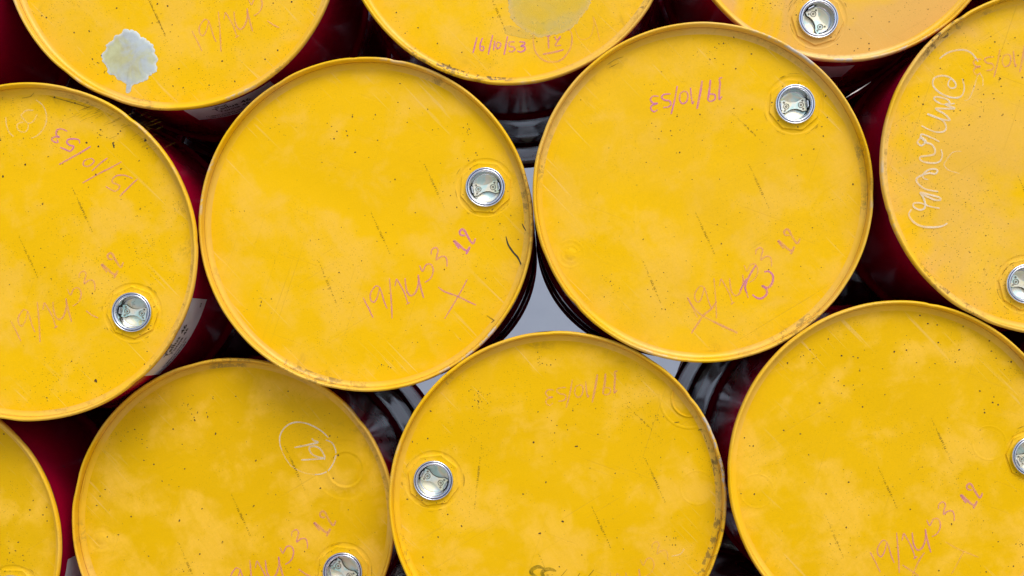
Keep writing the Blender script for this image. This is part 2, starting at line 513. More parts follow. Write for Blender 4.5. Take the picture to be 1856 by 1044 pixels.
def metal_bung(D, px, py, ang, zi, so=56):
    """big closure: embossed octagon seat, plated ring, recessed plug with riveted cross bar"""
    u = D.dist / FPX                       # metres per photo pixel on this head
    cx, cz = on_lid(D, px, py)
    F = FLOOR
    rot = math.radians(ang) + .2
    sk = lambda rings: [(r if r < 41 * u else 41 * u + (r - 41 * u) * (so - 41) / 15, y, k) for r, y, k in rings]
    v, f = loft(cx, cz, sk([(56 * u, F, 0), (54.5 * u, F - .0003, 0), (52.8 * u, F + .0007, 0), (51.2 * u, F + .0009, 0), (49.4 * u, F + .0008, 8), (49.1 * u, F + .0006, 8), (48.2 * u, F - .0008, 8), (47.7 * u, F - .0012, 8),
                         (46.6 * u, F - .0012, 8), (45.6 * u, F - .0009, 8), (40 * u, F - .0010, 0), (34 * u, F - .0012, 0)]), 96, rot)
    mesh_obj("bung_seat", v, f, D.mat, D.root)
    # plated ring
    top = F - .0075
    prof = [(36.2, F - .0012), (36.6, F - .003), (36.3, top + .0012), (35.3, top), (34.2, top + .0002)]
    ring, rf = loft(cx, cz, [(r * u, y, 0) for r, y in prof + [(33.7, top + .0013)]], 72)
    bg_ = mesh_obj("bung", ring, rf, M_RING, D.root)
    v, f = loft(cx, cz, [(33.75 * u, top + .0010, 0), (32.7 * u, top + .0010, 0)], 72)
    mesh_obj("seal", v, f, M_SEAL, bg_)
    v, f = loft(cx, cz, [(32.8 * u, top + .0014, 0), (32.4 * u, top + .0002, 0), (31.2 * u, top - .0003, 0), (29.8 * u, top + .0003, 0), (28.6 * u, top + .0020, 0),
                         (28.0 * u, top + .0060, 0), (27.4 * u, F + .0090, 0), (26.6 * u, F + .0105, 0), (25.4 * u, F + .0110, 0)], 72)
    mesh_obj("inner_ring", v, f, M_RING, bg_)
    v, f = loft(cx, cz, [(25.5 * u, F + .0109, 0), (22 * u, F + .0106, 0), (21.4 * u, F + .0110, 0), (.5 * u, F + .0110, 0)], 72)
    disc_faces(v, f, 72, 3 * 72)
    mesh_obj("plug_floor", v, f, M_ZINC[zi % 4], bg_)
    # bow-tie cross bar
    ca, sa = math.cos(math.radians(ang)), math.sin(math.radians(ang))
    def T(x, z): return cx + (x * ca - z * sa) * u, cz + (x * sa + z * ca) * u
    half = [(-23, 11), (-16, 11.5), (-12, 9), (-6, 6.5), (0, 5.8), (6, 6.5), (12, 9), (16, 11.5), (23, 11)]
    outline = half + [(x, -z) for x, z in reversed(half)]
    yb, yt = F + .0108, F + .0060
    vs = [(*T(x, z),) for x, z in outline]
    n = len(vs)
    V = [(x, yt, z) for x, z in vs] + [(x, yb, z) for x, z in vs]
    Fc = [tuple(reversed(range(n)))] + [(i, (i + 1) % n, n + (i + 1) % n, n + i) for i in range(n)]
    cb = mesh_obj("cross_bar", V, Fc, M_ZINC[(zi + 1) % 4], bg_, smooth=False)
    cb.data.materials.append(M_DARKEDGE)
    for p_ in cb.data.polygons[1:]: p_.material_index = 1
    v = []
    for x, z in outline:
        kx = 1.0 if abs(x) > 20 else 1.02
        X, Z_ = T(x * kx, z + (.8 if z > 0 else -.8)); v.append((X, F + .0104, Z_))
    mesh_obj("dark_outline", v, [tuple(reversed(range(n)))], M_DARKEDGE, bg_, smooth=False)  # dark outline laid round the bar for contrast
    for sgn in (-1, 1):
        v = []
        for x, z in ((22.2, 8.6), (25.2, 7.0), (25.2, -7.0), (22.2, -8.6)):
            X, Z_ = T(x * sgn, z); v.append((X, F + .0102, Z_))
        mesh_obj("slot", v, [(0, 1, 2, 3)] if sgn > 0 else [(3, 2, 1, 0)], M_DARKEDGE, bg_, smooth=False)
    for sgn in (-1, 1):
        # lug standing up against the wall
        a0 = [(22.5 * sgn, 7.5), (22.5 * sgn, -7.5), (25.5 * sgn, -5.5), (25.5 * sgn, 5.5)]
        ys = [F + .0060, F + .0060, F - .0010, F - .0010]
        V = []
        for (x, z), y in zip(a0, ys):
            X, Z_ = T(x, z); V.append((X, y, Z_))
        for (x, z), y in zip(a0, ys):
            X, Z_ = T(x - 1.3 * sgn, z); V.append((X, y, Z_))
        mesh_obj("lug", V, [(0, 1, 2, 3), (7, 6, 5, 4), (0, 4, 5, 1), (1, 5, 6, 2), (2, 6, 7, 3), (3, 7, 4, 0)], M_RING, bg_, smooth=False)
        # stamped D-shaped eye behind the rivet
        X, Z_ = T(13.5 * sgn, 0)
        v, f = loft(X, Z_, [(5.6 * u, yt - .00002, 0), (5.3 * u, yt - .0009, 0), (4.3 * u, yt - .0009, 0), (4.0 * u, yt - .0001, 0)], 24)
        mesh_obj("stamped_eye", v, f, M_DARKZ, bg_)
        for (rx, rz, rr) in ((13.5 * sgn, 0, 2.1), (17 * sgn, 7.6, 1.7), (17 * sgn, -7.6, 1.7)):
            X, Z_ = T(rx, rz)
            v, f = loft(X, Z_, [(rr * u * 1.15, yt - .0001, 0), (rr * u, yt - .0010, 0), (rr * u * .6, yt - .0012, 0), (rr * u * .45, yt - .0005, 0), (rr * u * .1, yt - .0004, 0)], 14)
            mesh_obj("rivet", v, f, M_DARKZ, bg_)
    return bg_

def embossed(D, px, py, kind, rot=.3):
    u = D.dist / FPX
    cx, cz = on_lid(D, px, py)
    F = FLOOR
    if kind == 'cap':      # painted-over capsule seal with its seat
        R = [(56, F, 0), (53, F + .0005, 0), (50, F + .0006, 0), (46, F + .0003, 0), (36, F + .0002, 0), (34.5, F - .0005, 0), (33.4, F - .0006, 0),
             (32.2, F - .0007, 0), (30.6, F + .0002, 0), (29, F + .0004, 0), (27, F + .0001, 0), (22, F - .0008, 0), (18, F - .0006, 0), (1, F - .0007, 0)]
    elif kind == 'ring':   # shallow pressed ring
        R = [(33, F, 0), (31, F - .0004, 0), (29.5, F - .0001, 0), (27.5, F + .0001, 0), (25, F - .0001, 0), (22, F, 0), (1, F - .0001, 0)]
    else:                  # small octagon boss with rings
        R = [(27, F, 0), (25, F - .0003, 0), (23, F, 0), (17.5, F + .0002, 0), (15.5, F - .0003, 0), (14, F - .0001, 0), (10, F - .0002, 8), (8.6, F - .0008, 8), (1, F - .0007, 8)]
    v, f = loft(cx, cz, [(r * u, y, s) for r, y, s in R], 64, rot)
    disc_faces(v, f, 64, (len(R) - 1) * 64)
    mesh_obj({'cap': "capped_bung", 'ring': "pressed_ring", 'boss': "small_bung_boss"}[kind], v, f, D.mat, D.root)

def paper_label(D, a0, a1, y0, y1, text=True):
    """paper label round the side wall; angles in degrees"""
    r = .2846 + .0005
    vs, fs = [], []
    n = 36
    for i in range(n + 1):
        a = math.radians(a0 + (a1 - a0) * i / n)
        for k, y in enumerate((y0, (y0 + y1) / 2, y1)):
            rr = r + (.0006 if i in (0, n) else 0)
            vs.append((rr * math.cos(a), y, rr * math.sin(a)))
    for i in range(n):
        for k in range(2):
            b = i * 3 + k
            fs.append((b, b + 1, b + 4, b + 3))
    lab = mesh_obj("paper_label", vs, fs, M_LABEL, D.root)
    if not text: return lab
    W = math.radians(abs(a1 - a0)) * r
    H = y1 - y0
    # (text, size, x from left edge, y from the top edge), all in metres
    for s, size, x, y in (("Shell", .0120, .052, .014), ("Tellus 46", .0190, .045, .030), ("Tonna 46", .0150, .050, .045),
                          ("LUBRICATING OIL", .0085, .020, .062), ("209 LITRES NET", .0085, .022, .074), ("24", .009, .148, .060)):
        cu = bpy.data.curves.new("t", 'FONT'); cu.body = s; cu.size = size; cu.resolution_u = 2
        cu.offset = size * .02
        to = bpy.data.objects.new("t", cu); COL.objects.link(to)
        dg = bpy.context.evaluated_depsgraph_get()
        me = bpy.data.meshes.new_from_object(to.evaluated_get(dg))
        bpy.data.objects.remove(to); bpy.data.curves.remove(cu)
        bm = bmesh.new(); bm.from_mesh(me)
        bmesh.ops.triangulate(bm, faces=bm.faces)
        bmesh.ops.subdivide_edges(bm, edges=[e for e in bm.edges if e.calc_length() > .004], cuts=2)
        am = math.radians(min(a0, a1))
        for v in bm.verts:
            X = v.co.x + x; Yv = y - v.co.y
            a = am + X / r
            rr = r + .0004
            v.co = Vector((rr * math.cos(a), y0 + Yv, rr * math.sin(a)))
        bm.to_mesh(me); bm.free()
        me.materials.append(M_INK)
        o = bpy.data.objects.new("print", me); COL.objects.link(o); o.parent = lab
    return lab

# ------------------------------------------------------------------ the stack
# name: photo centre x, y and radius in pixels, blotch shift, dust, grime, pepper, deep
SPEC = {
 'A': (663, 406, 304.5, (0, 0), .04, .45, .30, .1),
 'B': (1275, 348, 310, (587, 0), .22, .45, .30, .1),
 'L': (48, 455, 308, (-638, 43), .04, .75, .95, .15),
 'T1': (304, -107, 306.5, (-310, -483), .18, .7, .60, 0),
 'T2': (920, -153, 306, (307, -493), .20, .8, .95, 0),
 'T3': (1523, -190, 304, (905, -540), .95, .5, .70, 0),
 'G': (1911, 292, 314, (1172, -67), .50, .8, .90, .1),
 'D': (421, 943, 294, (-253, 511), .04, .6, .45, .8),
 'E': (1012, 905, 307.5, (400, 533), .04, .6, .50, .5),
 'F': (1633, 857, 313, (919, 461), .04, .4, .45, .6),
 'K': (-190, 994, 299, (-868, 568), .04, .5, .45, 1.0),
 'N': (2258, 803, 309, (1540, 400), .3, .5, .5, .3),
 'T4': (2146, -246, 306, (1500, -500), .5, .5, .5, 0),
 'U': (-303, -50, 309, (-940, -440), .30, .5, .5, 0),
 'M0': (160, 1500, 303, (11, 13), .2, .5, .5, .6),
 'M1': (744, 1513, 322, (31, 53), .2, .5, .5, .6),
 'M2': (1389, 1456, 322, (71, 43), .2, .5, .5, .6),
 'M3': (1985, 1358, 308, (91, 83), .2, .5, .5, .6),
}
LABELS = {
 'A': "yellow-topped oil drum with bold pink 12 and a dark crease by its bung",
 'B': "yellow-topped drum dated 19/10/53 upside down, bold pink 3 beneath",
 'L': "yellow-topped oil drum dated 15/10/53 in slanting pink, paper label on its crimson side",
 'T1': "yellow-topped oil drum with a dried white splash on its head",
 'T2': "yellow-topped oil drum dated 16/10/53 under a greenish watery stain",
 'T3': "dusty pale orange-yellow drum with only its lowest part and tarnished bung in view",
 'G': "yellow-topped oil drum with looping white chalk script down its left side",
 'D': "yellow-topped oil drum with 19 in a white chalk circle",
 'E': "yellow-topped oil drum with its bung at the left and black smears near right rim",
 'F': "yellow-topped oil drum with faded pink crosses below the date, standing under the chalk-scripted drum",
 'K': "shaded yellow drum cut off by the lower left corner, beside the drum with circled 19",
 'N': "crimson drum in the dark gap right of the drum with faded crosses",
 'T4': "crimson drum in the dark above the chalk-scripted drum, at the upper right corner",
 'U': "sliver of yellow drum rim in the upper left corner beside the white-splashed drum",
 'M0': "crimson drum of the bottom row beneath the chalk-circled drum and its left neighbour",
 'M1': "crimson drum of the bottom row, below the gap left of the drum with black smears",
 'M2': "crimson drum of the bottom row, below the gap right of the drum with black smears",
 'M3': "crimson drum of the bottom row, farthest right, beneath the drum with faded pink crosses",
}
drums = {}
for i, (kk, (px, py, rp, off, du, gr, pe, dp)) in enumerate(SPEC.items()):
    D = Drum(); D.key = kk; D.seed = i
    D.dist = FPX * R_OUT / rp
    D.X = (px - VPX) / FPX * D.dist
    D.Z = -(py - VPY) / FPX * D.dist
    drums[kk] = D
# settle the stack: chimes touch, never intersect
ks = list(drums)
for it in range(60):
    for a in range(len(ks)):
        for b in range(a + 1, len(ks)):
            A_, B_ = drums[ks[a]], drums[ks[b]]
            dx, dz = B_.X - A_.X, B_.Z - A_.Z
            dd = math.hypot(dx, dz)
            need = 2 * R_OUT + .0006 if abs(A_.dist - B_.dist) < .016 else 2 * R_OUT - .0050
            if dd < need:
                k = (need - dd) / dd * .5
                A_.X -= dx * k; A_.Z -= dz * k; B_.X += dx * k; B_.Z += dz * k
zmin = 9
for kk, D in drums.items():
    px, py, rp, off, du, gr, pe, dp = SPEC[kk]
    r_ = bpy.data.objects.new("oil_drum", None); COL.objects.link(r_)
    D.root = r_
    r_.location = CAM + RIGHT * D.X + UP * D.Z + FWD * D.dist
    r_.rotation_euler = (0, ROLL, 0)
    zmin = min(zmin, r_.location.z - R_OUT)
    tag(r_, LABELS[kk], "oil drum", "oil drums stacked on their sides")
    bo = bpy.data.objects.new("body", body_me); COL.objects.link(bo); bo.parent = r_
    bo.rotation_euler = (0, i * 1.3, 0)
    u = D.dist / FPX
    # blotch shift so the same weathering lands where it does in the photo
    lx, lz = on_lid(D, VPX, VPY)
    D.mat = lid_material("yellow_enamel", (-(off[0] - (px - 663)) * u, (off[1] - (py - 406)) * u), 1.37 * D.seed, du, gr, pe, dp)
    D.rmat = rim_material("yellow_chime_enamel", 2.11 * D.seed, du, gr)

BUNGS = {   # big plated closures: x, y, bar angle
 'A': (880, 340, 8), 'B': (1440, 190, 6), 'T3': (1482, 35, -62), 'L': (241, 566, -8), 'D': (622, 1036, -40),
 'E': (786, 870, -27), 'G': (1857, 515, -20), 'F': (1871, 826, 30), 'K': (22, 1077, 10), 'T1': (420, -290, 20), 'T2': (760, -330, 50),
 'U': (-420, 140, 10), 'T4': (2146, -450, 10), 'N': (2258, 600, 10), 'M0': (60, 1680, 10), 'M1': (650, 1650, 10), 'M2': (1240, 1590, 10), 'M3': (1880, 1530, 40)}
EMB = {
 'A': (), 'B': ((1013, 470, 'boss'),), 'D': ((626, 851, 'cap'), (172, 978, 'boss')),
 'E': ((1276, 883, 'ring'),), 'F': ((1372, 890, 'ring'), (1793, 803, 'ring')),
}
EMB_HOLE = {'cap': 56, 'ring': 33, 'boss': 27}
for kk, D in drums.items():
    u = D.dist / FPX
    holes = []
    # keep the seat inside the flat of the head
    def clampc(px, py, rad):
        x, z = on_lid(D, px, py)
        lim = .2753 - rad * u
        h = math.hypot(x, z)
        if h > lim:
            x *= lim / h; z *= lim / h
            px = (x + D.X) / ((D.dist + FLOOR)) * FPX + VPX
            py = -(z + D.Z) / ((D.dist + FLOOR)) * FPX + VPY
        return px, py
    bx, by, ang = BUNGS[kk]
    x, z = on_lid(D, bx, by)
    so_ = max(48.5, min(56, (.2753 - math.hypot(x, z)) / u))
    bx, by = clampc(bx, by, so_)
    x, z = on_lid(D, bx, by); holes.append((x, z, so_ * u))
    em = []
    for (ex, ey, kd) in EMB.get(kk, ()):
        ex, ey = clampc(ex, ey, EMB_HOLE[kd])
        x, z = on_lid(D, ex, ey); holes.append((x, z, EMB_HOLE[kd] * u)); em.append((ex, ey, kd))
    v, f = lid_floor(D, holes)
    mesh_obj("lid", v, f, D.mat, D.root)
    v, f = rim_mesh(D.seed * 7 + 1)
    # rim down to the foot of the wall, then the outer zone of the head
    mesh_obj("chime", v, f, D.rmat if True else None, D.root)
    metal_bung(D, bx, by, ang, D.seed, so_)
    for (ex, ey, kd) in em: embossed(D, ex, ey, kd)

# unseen second stack, added directly behind to keep the outer gaps dark
lid_b = None
for kk, sx, who in (('U', 0, "behind the corner sliver drum"), ('T1', 0, "behind the white-splashed drum"), ('L', 0, "behind the drum dated 15/10/53"), ('K', 0, "behind the shaded yellow corner drum"),
               ('M0', 0, "behind the bottom row at the left"), ('T3', .15, "behind the dusty pale drum"), ('G', .15, "behind the chalk-scripted drum"),
               ('F', .15, "behind the drum with faded crosses"), ('M3', .15, "behind the bottom row at the right")):
    D = drums[kk]
    r_ = bpy.data.objects.new("oil_drum", None); COL.objects.link(r_)
    r_.location = D.root.location + Vector((sx, 1.71 + .905 + LEN - D.dist, 0)); r_.rotation_euler = (0, ROLL, PI)
    tag(r_, "crimson drum of the added unseen stack, " + who, "oil drum", "oil drums stacked on their sides")
    bo = bpy.data.objects.new("body", body_me); COL.objects.link(bo); bo.parent = r_
    v, f = rim_mesh(3); mesh_obj("chime", v, f, drums['A'].rmat, r_)
    class _T: pass
    v, f = lid_floor(D, []); mesh_obj("lid", v, f, drums['A'].mat, r_)

# arc of a pressed circle running out under the chime
def pressed_arc(D, px, py):
    u = D.dist / FPX
    cx, cz = on_lid(D, px, py)
    F = FLOOR
    R = [(58, F + .0004, 0), (56, F - .0007, 0), (53, F - .0005, 0), (50, F + .0004, 0)], [(36, F + .0003, 0), (34.2, F - .0020, 0), (33, F - .0024, 0), (31.8, F - .0017, 0), (30.4, F + .0003, 0)], \
        [(28, F + .0003, 0), (26.8, F - .0006, 0), (25.4, F + .0003, 0)]
    for rings in R:
        v, f = loft(cx, cz, [(r * u, y, 0) for r, y, _ in rings], 96)
        f = [q for q in f if all(math.hypot(v[i][0], v[i][2]) < .2765 for i in q)]
        mesh_obj("pressed_arc", v, f, D.mat, D.root)
pressed_arc(drums['E'], 1250, 722)

# ------------------------------------------------------------------ writing and marks
A, B, L, T1, T2, T3, G, DD, E, F, K = (drums[k] for k in ('A', 'B', 'L', 'T1', 'T2', 'T3', 'G', 'D', 'E', 'F', 'K'))
zA = lambda p: Z(570, 380, 4.747, p)
one = zA([(418, 755), (440, 800), (465, 845), (485, 890), (505, 928)])
nine = zA([(555, 665), (530, 655), (505, 680), (485, 715), (480, 750), (490, 785), (515, 795), (540, 755), (555, 700), (562, 668)])
nine_t = zA([(560, 664), (580, 720), (600, 790), (625, 850)])
sl = zA([(645, 590), (655, 700), (662, 800), (668, 935)])
tn = zA([(692, 658), (700, 620), (708, 598), (740, 650), (775, 715), (800, 790), (806, 805)])
tn2 = zA([(790, 815), (822, 795)])
zero = zA([(780, 590), (785, 650), (800, 710), (830, 740), (860, 725), (880, 690), (895, 630), (893, 560)])
sl2 = zA([(893, 560), (900, 610), (920, 690), (940, 760)])
five = zA([(905, 480), (930, 528), (960, 475), (1000, 470), (1022, 510), (1015, 560), (990, 600), (950, 625)])
three = zA([(1005, 385), (1010, 345), (1045, 325), (1065, 350), (1055, 390), (1050, 432), (1085, 405), (1125, 405), (1140, 440), (1140, 490)])
x1 = zA([(1065, 665), (1120, 705), (1230, 745), (1390, 822)])
x2 = zA([(1315, 600), (1250, 720), (1180, 840), (1118, 940)])
t_one = [dict(w=4.6, p=zA([(1245, 335), (1200, 268), (1240, 300), (1290, 345), (1318, 352)])), dict(w=4.4, p=zA([(1338, 318), (1305, 382)]))]
t_two = [dict(w=4.0, p=zA([(1295, 222), (1258, 217), (1250, 187), (1272, 168), (1295, 185), (1315, 225), (1360, 290), (1385, 248)]))]
date = [one, nine, nine_t, sl, tn, tn2, dict(w=3.2, p=zero), dict(w=3.2, p=sl2), five, three]
twelve = t_one + t_two
half_x = [zA([(1065, 665), (1120, 705), (1170, 728)])]

strokes(A, "crayon_date", M_PINK[.75], date, 2.7)
strokes(A, "crayon_number", M_PINK[.95], twelve, 3.6)
strokes(A, "crayon_cross", M_PINK[.75], [dict(w=3.2, p=x1), x2], 2.4)
for D, d, s, s12, extra in ((B, (588, 0), .5, .5, []), (L, (-638, 43), .5, .5, half_x), (F, (919, 461), .75, .75, []),
                            (DD, (-253, 511), .75, .5, half_x), (T1, (-310, -483), .5, None, half_x), (E, (400, 533), .3, None, [])):
    strokes(D, "crayon_date", M_PINK[s], sh(date + extra, d), 2.6, seed=3)
    if s12: strokes(D, "crayon_number", M_PINK[s12], sh(twelve, d), 3.2, seed=5)
zF = lambda p: Z(1560, 860, 5.67, p)
strokes(F, "crayon_cross", M_PINK[.3], [zF([(870, 690), (960, 745), (1060, 790), (1210, 850)]), zF([(1060, 790), (1000, 900), (935, 1020)])], 2.6)
strokes(F, "crayon_cross", M_PINK[.5], [zF([(430, 930), (520, 990), (600, 1045)]), zF([(655, 800), (590, 900), (530, 1045)])], 3)
zB = lambda p: Z(1200, 380, 4.35, p)
strokes(B, "crayon_three", M_PINK[.95], [dict(w=4.2, p=zB([(805, 490), (845, 488), (875, 525), (865, 585), (830, 615), (790, 600), (822, 625), (825, 665), (790, 697), (750, 697), (712, 670)])),
                                         dict(w=3.4, p=zB([(738, 440), (700, 500), (665, 570), (655, 620), (670, 660)])), dict(w=2.4, p=zB([(612, 640), (640, 590), (665, 540)]))], 4)
strokes(B, "crayon_cross", M_PINK[.5], [zB([(200, 690), (240, 760), (290, 815), (345, 850), (400, 880)]), dict(w=4, p=zB([(400, 880), (480, 918), (595, 972)])),
                                        dict(w=3.6, p=zB([(230, 975), (290, 885), (330, 830), (390, 780), (430, 720)]))], 2.8)
zu = lambda p: Z(1160, 120, 4.747, p)
updown = [dict(w=3.6, p=zu([(708, 100), (684, 104), (688, 150), (682, 220), (681, 290)])), zu([(681, 290), (706, 258)]),
          dict(w=4.0, p=zu([(605, 118), (598, 200), (583, 292)])), zu([(598, 240), (640, 243), (648, 270), (635, 293), (600, 302), (582, 287)]),
          dict(w=4.0, p=zu([(535, 125), (520, 220), (490, 368)])), zu([(435, 185), (440, 250), (452, 322), (462, 300)]),
          zu([(380, 215), (348, 235), (340, 285), (360, 320), (395, 310), (412, 265), (405, 225), (378, 215)]),
          zu([(320, 170), (300, 280), (268, 412)]),
          zu([(264, 238), (205, 244), (186, 268), (212, 292), (252, 298), (266, 325), (245, 350), (200, 356)]),
          zu([(160, 260), (112, 258), (90, 288), (115, 318), (150, 320), (105, 335), (93, 366), (120, 392), (152, 374)])]
strokes(B, "crayon_date", M_PINK[.95], updown, 3.0)
strokes(E, "crayon_date", M_PINK[.5], sh(updown, (-190, 532)), 2.6)
strokes(G, "crayon_date", M_PINK[.5], sh(updown, (585, -67)), 3.0)
zL = lambda p: Z(0, 160, 4.745, p)
strokes(L, "crayon_date", M_PINK[.95], [zL([(580, 370), (530, 350), (490, 360), (485, 400), (510, 420), (470, 418), (445, 440), (470, 462), (500, 465), (490, 440)]),
    zL([(685, 475), (680, 445), (640, 435), (590, 440), (575, 465), (600, 490), (635, 500), (605, 540), (560, 525), (518, 508)]),
    zL([(780, 500), (700, 550), (610, 600), (510, 655)])], 3.0)
strokes(L, "crayon_date", M_PINK[.75], [
    zL([(765, 605), (725, 625), (718, 660), (750, 672), (790, 655), (810, 625), (790, 605), (765, 605)]),
    zL([(925, 600), (870, 640), (790, 712)]), zL([(1045, 632), (960, 680), (860, 730), (710, 815)]),
    zL([(1140, 775), (1080, 750), (1010, 750), (970, 780), (970, 810), (1030, 840), (990, 885), (912, 845)]), zL([(1185, 780), (1120, 840), (1030, 930)])], 2.7)
strokes(L, "chalk_ring", M_WHITE[.35], [zL([(310, 100), (370, 150), (400, 230), (390, 320), (330, 400), (270, 430)]), zL([(50, 250), (60, 330), (85, 385), (120, 415)]),
    zL([(320, 225), (290, 280), (245, 300), (200, 260), (185, 230), (230, 190), (290, 190)]), zL([(245, 300), (240, 350), (210, 378), (160, 360), (150, 310), (200, 290)])], 2.6)
zG = lambda p: Z(1620, 60, 5.8, p)
zH = lambda p: Z(1620, 230, 5.22, p)
strokes(G, "chalk_script", M_WHITE[.9], [
    zG([(480, 270), (560, 210), (660, 180), (740, 178), (820, 215), (885, 300)]),
    zG([(720, 480), (740, 570), (720, 650), (660, 680), (560, 665), (460, 610), (410, 540), (430, 470), (520, 448), (600, 475), (648, 530), (645, 570), (600, 578), (570, 550), (580, 500), (600, 488)]),
    zG([(640, 740), (560, 748), (500, 745), (430, 705), (425, 678), (470, 672), (560, 700), (585, 735), (540, 752), (640, 790), (560, 795), (440, 795), (530, 850), (585, 915), (480, 900), (350, 850), (500, 910), (548, 980), (530, 1030), (460, 1042), (380, 1020), (290, 975)]),
    zH([(430, 140), (350, 100), (262, 70), (250, 105), (222, 145), (262, 178), (300, 130), (255, 100), (310, 150), (355, 165), (388, 215), (380, 258), (330, 272), (248, 285), (262, 322), (340, 342), (420, 335), (452, 295), (456, 250), (445, 215)]),
    zH([(325, 500), (285, 488), (272, 455), (320, 410), (380, 398), (412, 415), (390, 445), (335, 438), (262, 458), (213, 492), (230, 540), (300, 590), (418, 612)]),
    zH([(430, 770), (310, 742), (285, 680), (250, 622), (330, 640), (430, 668), (440, 690), (390, 692), (318, 662), (265, 640), (295, 720), (285, 772), (240, 785), (185, 755), (190, 722), (250, 720), (305, 742)]),
    dict(w=3.8, p=zH([(165, 780), (140, 830), (180, 895), (260, 940), (360, 950), (450, 940), (505, 912)]))], 3.4)
strokes(G, "chalk_script", M_WHITE[.35], [zG([(740, 710), (790, 690), (840, 580), (880, 450), (905, 430), (935, 480), (935, 560)]),
                                          zH([(640, 230), (560, 240), (500, 310), (475, 360), (520, 410), (620, 440)])], 2.5)
zT = lambda p: Z(800, 0, 4.884, p)
strokes(T2, "crayon_date", M_PINK[.95], [zT([(315, 330), (300, 390), (280, 470)]), zT([(365, 335), (345, 390), (345, 440), (370, 445), (375, 415), (350, 410)]),
    zT([(455, 310), (435, 390), (415, 485)]), zT([(475, 360), (462, 445)]), zT([(500, 370), (485, 400), (495, 430), (520, 415), (525, 385), (500, 370)]),
    zT([(585, 320), (570, 410), (555, 485)]), zT([(650, 370), (605, 375), (602, 410), (640, 415), (650, 440), (620, 460), (595, 450)]),
    zT([(690, 370), (735, 375), (735, 395), (705, 408), (740, 415), (735, 445), (700, 460), (670, 450)])], 2.9)
strokes(T2, "crayon_ring", M_PINK[.5], [zT([(815, 300), (815, 380), (840, 470), (900, 530), (970, 550), (1060, 530), (1130, 450), (1155, 370), (1150, 290), (1120, 260)])], 3)
strokes(T2, "crayon_number", M_PINK[.75], [zT([(930, 322), (965, 315)]), zT([(945, 320), (950, 430)]), zT([(1005, 320), (1015, 350), (1045, 340), (1052, 318), (1038, 352), (1008, 402), (1060, 400)]),
                                           dict(w=3.5, p=zT([(900, 480), (1000, 462), (1082, 440)]))], 2.9)
strokes(T2, "crayon_scrawl", M_PINK[.3], [zT([(1180, 250), (1215, 330), (1260, 350), (1320, 320), (1350, 220), (1345, 150), (1380, 260), (1400, 360)])], 2.3)
zD = lambda p: Z(470, 750, 6.96, p)
strokes(DD, "chalk_ring", M_WHITE[.9], [zD([(870, 300), (800, 230), (700, 165), (590, 120), (480, 105), (380, 130), (300, 200), (260, 290), (262, 390), (285, 460)]),
    zD([(700, 768), (790, 755), (870, 715), (935, 620), (965, 520), (955, 430), (910, 360), (840, 330)])], 2.6)
strokes(DD, "chalk_ring", M_WHITE[.35], [zD([(285, 460), (300, 500), (350, 590), (420, 670), (560, 740), (700, 768)])], 2.2)
strokes(DD, "chalk_number", M_WHITE[.9], [zD([(665, 310), (690, 340), (740, 360), (600, 395), (445, 425)]),
    zD([(820, 580), (825, 540), (780, 455), (710, 410), (640, 420), (635, 460), (670, 510), (740, 545), (810, 560), (700, 572), (530, 582)])], 3.3)
zE = lambda p: Z(930, 950, 5.155, p)
strokes(E, "stencil_number", M_OLIVE, [dict(w=7, p=zE([(285, 412), (235, 398), (185, 418), (168, 452), (200, 478), (225, 490)])),
                                       dict(w=7, p=zE([(402, 440), (350, 420), (292, 430), (272, 462), (292, 490), (320, 505)]))], 7, taper=.7)
strokes(E, "pen_slashes", M_SCUFF, [zE([(505, 420), (445, 490)]), zE([(755, 425), (700, 490)]), zE([(625, 455), (600, 495)])], 1.3)
strokes(E, "chalk_tick", M_WHITE[.35], [zE([(1600, 230), (1560, 280), (1480, 298)])], 2.4)

# stamped production lines (illegible at this size: rows of tiny strokes)
def stamp(D, p0, p1, seed, mat=M_PRINT, h=4.2):
    rnd = random.Random(seed)
    Lx, Ly = p1[0] - p0[0], p1[1] - p0[1]
    n = math.hypot(Lx, Ly); ux, uy = Lx / n, Ly / n; vx, vy = -uy, ux
    lines = []
    t = 0
    while t < n:
        mid = .33 < t / n < .68
        hh = h if mid else h * .5
        if rnd.random() < (.92 if mid else .72):
            for q in range(2 if mid else 1):
                a = rnd.uniform(-.5, .5); b = rnd.uniform(-.5, .5)
                o_ = t + rnd.uniform(0, 1.4)
                x0 = p0[0] + ux * o_ + vx * hh * (-.5 if rnd.random() < .6 else a)
                y0 = p0[1] + uy * o_ + vy * hh * (-.5 if rnd.random() < .6 else a)
                x1_ = p0[0] + ux * (o_ + rnd.uniform(-.6, 1.6)) + vx * hh * (.5 if rnd.random() < .6 else b)
                y1_ = p0[1] + uy * (o_ + rnd.uniform(-.6, 1.6)) + vy * hh * (.5 if rnd.random() < .6 else b)
                if math.hypot(x1_ - x0, y1_ - y0) > .6: lines.append([(x0, y0), (x1_, y1_)])
        t += 2.6 if mid else 1.9
    strokes(D, "stamped_print", mat, lines, .95, taper=.1, seed=seed)
ST = [((576, 470), (610, 550)), ((672, 384), (708, 462)), ((769, 297), (805, 376)), ((737, 203), (802, 265))]
